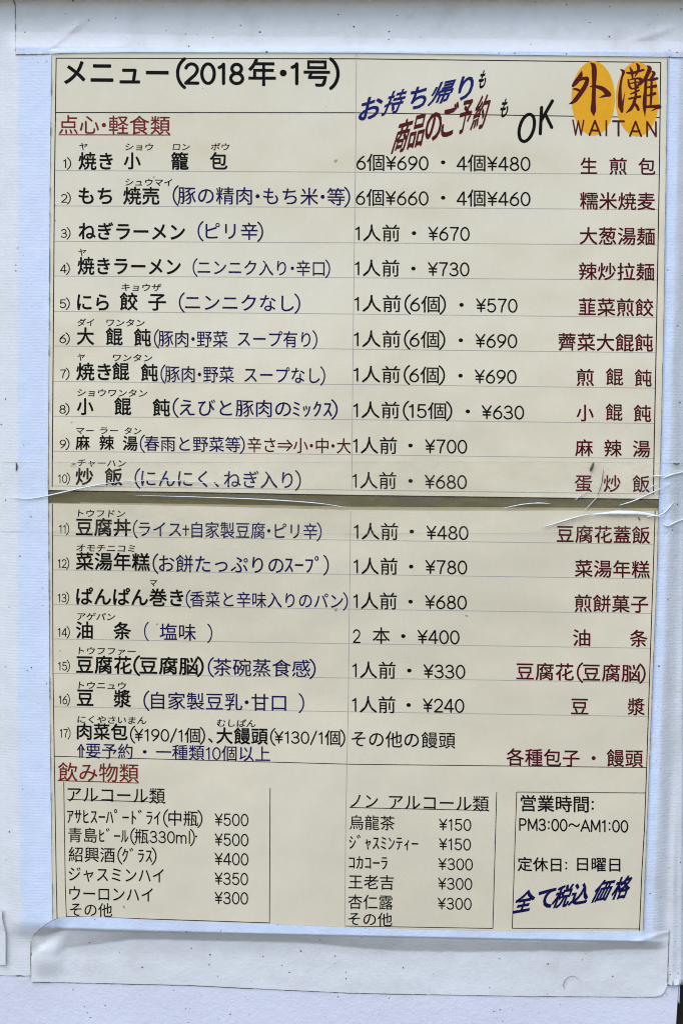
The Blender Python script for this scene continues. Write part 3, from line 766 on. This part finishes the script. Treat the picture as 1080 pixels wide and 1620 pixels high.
# right, folding back round the edge of the board
def xy_r(u, v):
    xl = interp(SR, v) + .5
    x = xl + (1150 - xl) * u
    return x, v if v < 1550 else 1558.5 - .09 * (x - 1055) + 1.2 * math.sin((x - 1055) * .12)
def lift_r(x, y, u, v):
    e = 1082 - (y - 100) * .004
    f = -max(0, x - e) * PXM * 1.1
    fold = .0012 * math.exp(-((x - (1066 - (y - 1300) * .02)) / 5) ** 2) * sstep(1150, 1400, y)
    if y > 1476 and x < 1057: return .0001
    return .0004 + f + .0009 * nz(x, y * .18, .06, 4) * sstep(0, .25, u) + fold + .0016 * sstep(1540, 1556, y) * sstep(1057, 1064, x)
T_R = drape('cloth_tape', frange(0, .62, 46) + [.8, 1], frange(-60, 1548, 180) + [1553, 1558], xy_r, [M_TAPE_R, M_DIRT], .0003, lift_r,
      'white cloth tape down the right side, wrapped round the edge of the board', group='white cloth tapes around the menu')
# top
def xy_t(u, v):
    x = 24.5 + u * (1150 - 24.5)
    yb = interp([(0, 86), (80, 85.2), (100, 83.8), (200, 82.8), (560, 83.4), (1055, 90), (1150, 91)], x)
    y = -60 + (yb + 60) * v
    if u == 0: x = interp([(-60, 19), (0, 22), (8, 25.2), (90, 25)], y) + .5 * jag(y, 1)
    return x, y
def lift_t(x, y, u, v):
    h = .00075 + .0005 * nz(x, y, .02, 9) * (1 - v) 
    # diagonal pleats where the strip leaves the board corners
    d = (x - 96) * .80 - (62 - y) * .9
    h += .0022 * math.exp(-(d / 6.0) ** 2) * sstep(20, 50, y) * sstep(70, 85, x + 15) * sstep(88, 60, y)
    d2 = (y - 62) + (x - 1010) * .36
    h += .0011 * math.exp(-(d2 / 6.5) ** 2) * sstep(965, 1000, x) * sstep(1075, 1050, x)
    h += .0006 * nz(x, y, .035, 2) * sstep(150, 60, x)
    h -= .002 * sstep(.80, .55, v) * 0
    return h
T_T = drape('cloth_tape', [0] + frange(.002, 1, 200), frange(0, .5, 14)[:-1] + frange(.5, 1, 46), xy_t, [M_TAPE_T, M_DIRT], .0003, lift_t,
      'wide greyish white cloth tape across the top, over the upper sheet edge', group='white cloth tapes around the menu')
# bottom
BT = [(50, 1489), (54, 1480), (62, 1472), (72, 1464), (84, 1456.5), (95, 1451.4), (110, 1450.3), (160, 1451), (250, 1455.5), (426, 1461.8), (545, 1467), (690, 1471.5), (840, 1473.5), (1000, 1473), (1040, 1472), (1057, 1472)]
BB = [(50, 1553), (300, 1558.5), (420, 1564.5), (560, 1571), (840, 1576), (1000, 1577), (1036, 1577), (1046, 1574.5), (1053, 1568), (1057, 1560)]
def xy_b(u, v):
    x = 50 + u * 1007
    t, b = interp(BT, x), interp(BB, x)
    y = t + (b - t) * v
    x -= 2.6 * sstep(.985, 1, u) * v
    if u in (0, 1): x += .5 * jag(y, 1)
    return x, y
BFOLD = [(85, 1520), (96, 1508), (106, 1501), (150, 1496), (205, 1487), (240, 1486.5), (300, 1488), (480, 1491), (560, 1500), (620, 1505), (740, 1507), (860, 1505), (920, 1506), (1000, 1500)]
def lift_b(x, y, u, v):
    h = .0003 + .0008 * sstep(100, 62, x) + .0005 * sstep(1512, 1490, y) + .0004 * sstep(1040, 1056, x) + .0004 * (nz(x, y, .03, 5) + .5)
    d = (x - 66) * .62 + (y - 1476) * .78                 # lifted corner
    h += .0030 * sstep(13, -9, d) * sstep(120, 70, x)
    h -= .0008 * math.exp(-((d - 16) / 6) ** 2) * sstep(130, 80, x)
    # sagging fold under the board edge
    g = HB * (1 - lstep(interp(PB, x), interp(BFOLD, x) + 1.2 * nz(x, 2, .06), y, .1)) * sstep(70, 110, x) * sstep(1040, 985, x)
    h += max(0, g - surf(x, y))
    h += .0026 * sstep(110, 82, x) * sstep(1478, 1508, y) * sstep(1548, 1520, y) * sstep(48, 66, x)
    h += .0008 * sstep(1030, 1056, x) * sstep(1555, 1577, y)
    h += .0008 * math.exp(-(((x - 1020) * .35 + (y - 1486)) / 4) ** 2) * sstep(985, 1010, x)
    return h
T_B = drape('cloth_tape', frange(0, .12, 44)[:-1] + frange(.12, 1, 170), frange(0, .5, 40)[:-1] + frange(.5, 1, 14), xy_b, [M_TAPE_H, M_DIRT], .0003, lift_b,
      'white cloth tape along the bottom, its left corner peeling over the lower sheet', group='white cloth tapes around the menu')

M_GRIMEL = mat_plain('edge_grime', (.25, .23, .20), (.48, .45, .40), 150, .8)
M_GRIMED = mat_plain('dark_edge_grime', (.06, .052, .045), (.22, .195, .165), 200, .85)
def grime(parent, pts, wd, h, k, gap=-.15):
    """broken line of dirt caught along a tape edge"""
    p = []
    for (ax, ay), (bx, by) in zip(pts, pts[1:]):
        n = max(2, int(math.hypot(bx - ax, by - ay) / 2.2))
        p += [(ax + (bx - ax) * i / n, ay + (by - ay) * i / n) for i in range(n)]
    n = len(p); V, F = [], []
    for i, (x, y) in enumerate(p):
        a, b = p[max(0, i - 1)], p[min(n - 1, i + 1)]
        dx, dy = b[0] - a[0], b[1] - a[1]; q = math.hypot(dx, dy) or 1
        w_ = max(.3, 1.7 * wd * (.55 + .9 * noise.noise((i * .11, k * 3.7, 0)) + .6 * noise.noise((i * .43, k * 5.1, 2)))) / 2
        j = .35 * noise.noise((i * .31, k, 4))
        for s_ in (-1, 1): V.append(P(x - dy / q * (w_ * s_ + j), y + dx / q * (w_ * s_ + j), h(x, y)))
    for i in range(n - 1):
        if noise.noise((i * .09, k * 2.3, 9)) > gap: F.append((2 * i, 2 * i + 1, 2 * i + 3, 2 * i + 2))
    return mesh_obj('grimy_edge', V, F, M_GRIMED, parent=parent)
wallh = lambda x, y: .0002
overl = lambda x, y: surf(x, y) + .0012
grime(T_B, [(x, interp(BB, x) + .5) for x in range(53, 1050, 12)], .95, wallh, 1, -.45)
grime(T_B, [(49.6, y) for y in range(1489, 1554, 6)], 1.2, overl, 2, -.4)
grime(T_B, [(1057.3 - 2.6 * (y - 1472) / 90, y) for y in range(1473, 1562, 6)], 1.1, overl, 3, -.4)
grime(T_B, [(x, interp(BT, x) - .3) for x in range(51, 97, 4)], .9, overl, 4, -.5)
grime(T_T, [(interp([(-60, 19), (0, 22), (8, 25.2), (90, 25)], y) - .2, y) for y in range(-6, 86, 5)], 1.15, overl, 5, -.6)
grime(T_T, [(25, 86.2), (60, 85.8), (82, 85)], 1.1, overl, 6, -.6)
grime(T_T, [(1056, 90.6), (1085, 91)], 1.0, overl, 7, -.6)
grime(T_L, [(x, 1543.2 + .01 * (x - 10)) for x in range(-6, 51, 4)], 1.4, wallh, 8, -.6)
grime(T_R, [(x, interp([(1055, 1559), (1063, 1557.6), (1082, 1556)], x)) for x in range(1055, 1083, 3)], 1.8, lambda x, y: .0016, 9, -.7)
grime(T_R, [(interp(SR, y) + .2, y) for y in list(range(92, 780, 12)) + list(range(806, 1474, 12))], .7, lambda x, y: surf(x, y) + .0006, 10, 0)
grime(T_L, [(interp(SL, y) - .4, y) for y in list(range(90, 776, 12)) + list(range(800, 1456, 12))], .8, lambda x, y: surf(x, y) + .0012, 11, -.1)

# ------------------------------------------------------------------ clear film over the gap
RIDGES = [  # crease lines (pixel points), ridge height mm, width px
 ([(18, 787), (45, 789), (77, 784), (130, 772), (175, 764), (215, 760)], .5, 1.7, 'w'),
 ([(212, 783.5), (330, 787), (430, 791), (505, 796.5), (548, 803)], .4, 1.4, 'w'),
 ([(795, 804), (826, 798), (850, 796), (871, 797)], .4, 1.6, 'w'),
 ([(858, 834), (885, 826), (912, 818), (936, 813)], .5, 2.2, 'w'),
 ([(978, 799.5), (1000, 793), (1025, 782), (1061, 764.5)], .4, 1.7, 'w'),
 ([(1026, 753.8), (1040, 753), (1056, 753.6)], .3, 1.6, 'w'),
 ([(1046, 757.5), (1062, 751), (1092, 744)], .5, 2.6, 'w'),
 ([(909, 791), (918, 784), (928, 777)], .3, 1.2, 'w'),
 ([(922, 809), (934, 797), (945, 785)], .3, 1.0, 'w'),
 ([(1038, 817), (1050, 811), (1058, 803), (1066, 793)], .5, 1.9, 'w'),
 ([(1048, 829), (1056, 832), (1068, 826), (1092, 818)], .5, 2.6, 'w'),
 ([(200, 764), (240, 759.5), (300, 762), (372, 768)], .3, .8, 'w'),
 ([(1022, 818), (1035, 816), (1050, 818.5)], .4, 1.8, 'w'),
 ([(1016, 776), (1028, 770.5), (1040, 765)], .3, 1.0, 'w'),
]
def seg_d(x, y, pts):
    best = 1e9
    for (ax, ay), (bx, by) in zip(pts, pts[1:]):
        dx, dy = bx - ax, by - ay; t = max(0, min(1, ((x - ax) * dx + (y - ay) * dy) / (dx * dx + dy * dy)))
        best = min(best, (x - ax - dx * t) ** 2 + (y - ay - dy * t) ** 2)
    return math.sqrt(best)
FT = [(0, 731), (130, 732), (560, 731), (900, 731), (1080, 733)]
FBm = [(0, 841), (560, 845), (900, 843), (1080, 842)]
def film_h(x, y):
    base = max(surf(x, y), (HB + HS) * sstep(60, 78, x) * sstep(1066, 1044, x))
    e = max(0, x - 1081) * PXM * 1.1
    h = base + .0012 - e + .0003 * nz(x, y, .05, 8)
    if x > 860: h += .0010 * sstep(940, 1040, x) * nz(x * .8, y * 1.8, .055, 3)
    return h
def film():
    xs = frange(1.5, 1120, 260); ys = frange(0, 1, 56)
    V, F = [], []
    for v in ys:
        for x in xs:
            t, b = interp(FT, x), interp(FBm, x); y = t + (b - t) * v
            h = film_h(x, y)
            for pts, a, wd, kd in RIDGES:
                if min(p[0] for p in pts) - 8 < x < max(p[0] for p in pts) + 8:
                    d = seg_d(x, y, pts)
                    if d < 8: h += a * .001 * math.exp(-(d / 2.4) ** 2)
            V.append(P(x, y, h))
    nu = len(xs)
    for j in range(len(ys) - 1):
        for i in range(nu - 1):
            a = j * nu + i; F.append((a, a + nu, a + nu + 1, a + 1))
    o = mesh_obj('clear_tape', V, F, M_FILM, origin=P(560, 786, HB), smooth=True)
    o['_o'] = tuple(o.location)
    return thing(o, 'wide transparent tape with white wrinkles across the gap between the menu sheets', 'tape')
ft = film()
def crease(pts, hgt, wd, mat, name='crease'):
    """thin raised pleat with a rounded section, tapering to both ends"""
    p, _ = spline(pts, [1] * len(pts), 5)
    n = len(p); V, F = [], []
    for i, (x, y) in enumerate(p):
        a, b = p[max(0, i - 1)], p[min(n - 1, i + 1)]
        dx, dy = b[0] - a[0], b[1] - a[1]; q = math.hypot(dx, dy)
        t = i / (n - 1); w_ = 1.35 * wd * (.12 + .88 * math.sin(math.pi * t) ** .7) * (1 + .35 * nz(x, y, .15, 6)) / 2
        base = film_h(x, y) + hgt * .0009
        for k in range(5):
            s = -1 + k * .5
            V.append(P(x - dy / q * w_ * s, y + dx / q * w_ * s, base + .0009 * (1 - s * s) * w_ - .0002))
    for i in range(n - 1):
        for k in range(4):
            a = i * 5 + k; F.append((a, a + 5, a + 6, a + 1))
    m = mesh_obj(name, V, F, mat, parent=ft, smooth=True)
    return m
for pts, a, wd, kd in RIDGES: crease(pts, a, wd, M_CREASE)
# broad puckered pleat at the right
def pleat():
    top = [(934, 813), (950, 811), (975, 807.6), (1000, 808), (1020, 810.5), (1040, 815.5)]
    bot = [(934, 815), (950, 815), (975, 815.6), (1000, 816), (1020, 816.5), (1040, 817)]
    V, F = [], []
    n, k = 30, 7
    for i in range(n):
        x = 934 + 106 * i / (n - 1); a, b = interp(top, x), interp(bot, x)
        for j in range(k):
            t = j / (k - 1); y = a + (b - a) * t
            V.append(P(x, y, film_h(x, y) + .0005 + .0016 * math.sin(math.pi * t) * math.sin(math.pi * i / (n - 1)) + .0004 * nz(x, y, .25, 2)))
    for i in range(n - 1):
        for j in range(k - 1):
            a = i * k + j; F.append((a, a + 1, a + k + 1, a + k))
    return mesh_obj('pleat', V, F, M_CREASE, parent=ft, smooth=True)
pleat()
crease([(938.5, 731.5), (936, 738), (933, 746)], .3, 3.4, M_CREASE_D, 'grime_mark')
crease([(954, 741), (951, 765), (944, 785)], .1, .9, M_CREASE_D, 'grime_mark')
crease([(1064, 733), (1070, 734), (1074, 733)], .3, 2.0, M_CREASE_D, 'grime_mark')
crease([(113, 733.5), (117, 734), (120, 733)], .2, 1.4, M_CREASE_D, 'grime_mark')
crease([(1009, 818), (1010.5, 821), (1011, 823)], .2, 1.8, M_CREASE_D, 'grime_mark')
crease([(25.5, 731), (27, 738), (25.6, 745)], .2, 1.9, M_CREASE_D, 'grime_mark')
# dusty edges of the film
def dusty(edge, x0, x1, k):
    pts = []
    x = x0
    while x < x1:
        pts.append((x, interp(edge, x) + .5 * nz(x, k, .05))); x += 14
    n = len(pts); V, F = [], []
    for x, y in pts:
        w_ = max(.1, .34 + .55 * nz(x, k * 9, .023))
        V += [P(x, y - w_ / 2, film_h(x, y) + .0003), P(x, y + w_ / 2, film_h(x, y) + .0003)]
    for i in range(n - 1): F.append((2 * i, 2 * i + 1, 2 * i + 3, 2 * i + 2))
    mesh_obj('grimy_edge', V, F, M_GRIMEL, parent=ft)
dusty(FT, 2, 1095, 1); dusty(FBm, 2, 1095, 2)

# hair stuck on the bottom tape, a few crumbs of dirt
def thread(name, pts, wd, base_h, mat):
    p, _ = spline(pts, [1] * len(pts), 6); n = len(p); V, F = [], []
    for i, (x, y) in enumerate(p):
        a, b = p[max(0, i - 1)], p[min(n - 1, i + 1)]
        dx, dy = b[0] - a[0], b[1] - a[1]; q = math.hypot(dx, dy); w_ = wd[0] + (wd[1] - wd[0]) * i / (n - 1)
        for k in range(6):
            t = 2 * math.pi * k / 6
            V.append(P(x - dy / q * w_ / 2 * math.cos(t), y + dx / q * w_ / 2 * math.cos(t), base_h + w_ / 2 * PXM * math.sin(t)))
    for i in range(n - 1):
        for k in range(6): F.append((i * 6 + k, i * 6 + (k + 1) % 6, i * 6 + 6 + (k + 1) % 6, i * 6 + 6 + k))
    F += [tuple(range(6)), tuple(range(6 * n - 6, 6 * n))]
    return mesh_obj(name, V, F, mat, origin=P(*pts[0], base_h))
M_HAIR = mat_plain('hair', (.05, .04, .035), (.14, .12, .10), 100, .5)
hair = thread('hair', [(891.5, 1563), (891, 1557), (894, 1550), (901, 1545), (909, 1545), (916, 1550)], (1.1, .35), .0022, M_HAIR)
thing(hair, 'short curved dark hair stuck on the bottom tape near its right end', 'hair')
CRUMBS = [(393, 1483, 1.3), (506, 1486.5, 2.0), (790, 1516.5, 2.6), (244, 1561.5, 1.2), (15.5, 1572.5, 1.6), (103.5, 1576, 1.3), (608, 1571, 1.6), (929, 1576.5, 1.4),
          (1066, 1391, 1.5), (810, 1597, 1.4), (590, 1606, 1.1), (920, 1514, 1.3), (973, 1557, 1.0), (970, 1610, 1.0), (123, 1586, .9), (28, 392, 2.6), (49, 817, 3.6), (50, 211, 1.2), (1054, 1573, 2.4), (1073, 1500, 1.2), (1050, 1600, 1.0), (885, 1616, .9)]
for i, (x, y, r) in enumerate(CRUMBS):
    r *= .6
    big = (x, y) in ((28, 392), (49, 817))
    h = surf(x, y) + .0009 + (.0010 if 1480 < y < 1577 and x > 50 else 0) if y < 1577 else .0001
    V, F = [], []
    for a in range(5):
        th = math.pi * a / 4
        for k in range(8):
            ph = 2 * math.pi * k / 8; q = 1 + .35 * noise.noise((x + a, y + k, 1))
            V.append(P(x + r * .6 * q * math.sin(th) * math.cos(ph) * 1.3, y + r * .45 * q * math.sin(th) * math.sin(ph) - .3 * r * math.cos(ph), h + r * .25 * PXM * math.cos(th)))
    for a in range(4):
        for k in range(8): F.append((a * 8 + k, a * 8 + (k + 1) % 8, a * 8 + 8 + (k + 1) % 8, a * 8 + 8 + k))
    o = mesh_obj('dirt_speck', V, F, M_CREASE_D if not big else M_GRIMEL, origin=P(x, y, h), smooth=True)
    if big: thing(o, 'small grey lump of dirt on the pale blue left tape beside dish ' + ('four' if y < 500 else 'eleven'), 'dirt')
    else: thing(o, 'tiny dark speck of dirt stuck to the white tape or board', 'dirt', 'specks of dirt on the white surfaces')

for o in list(bpy.data.objects):
    if '_o' in o: del o['_o']
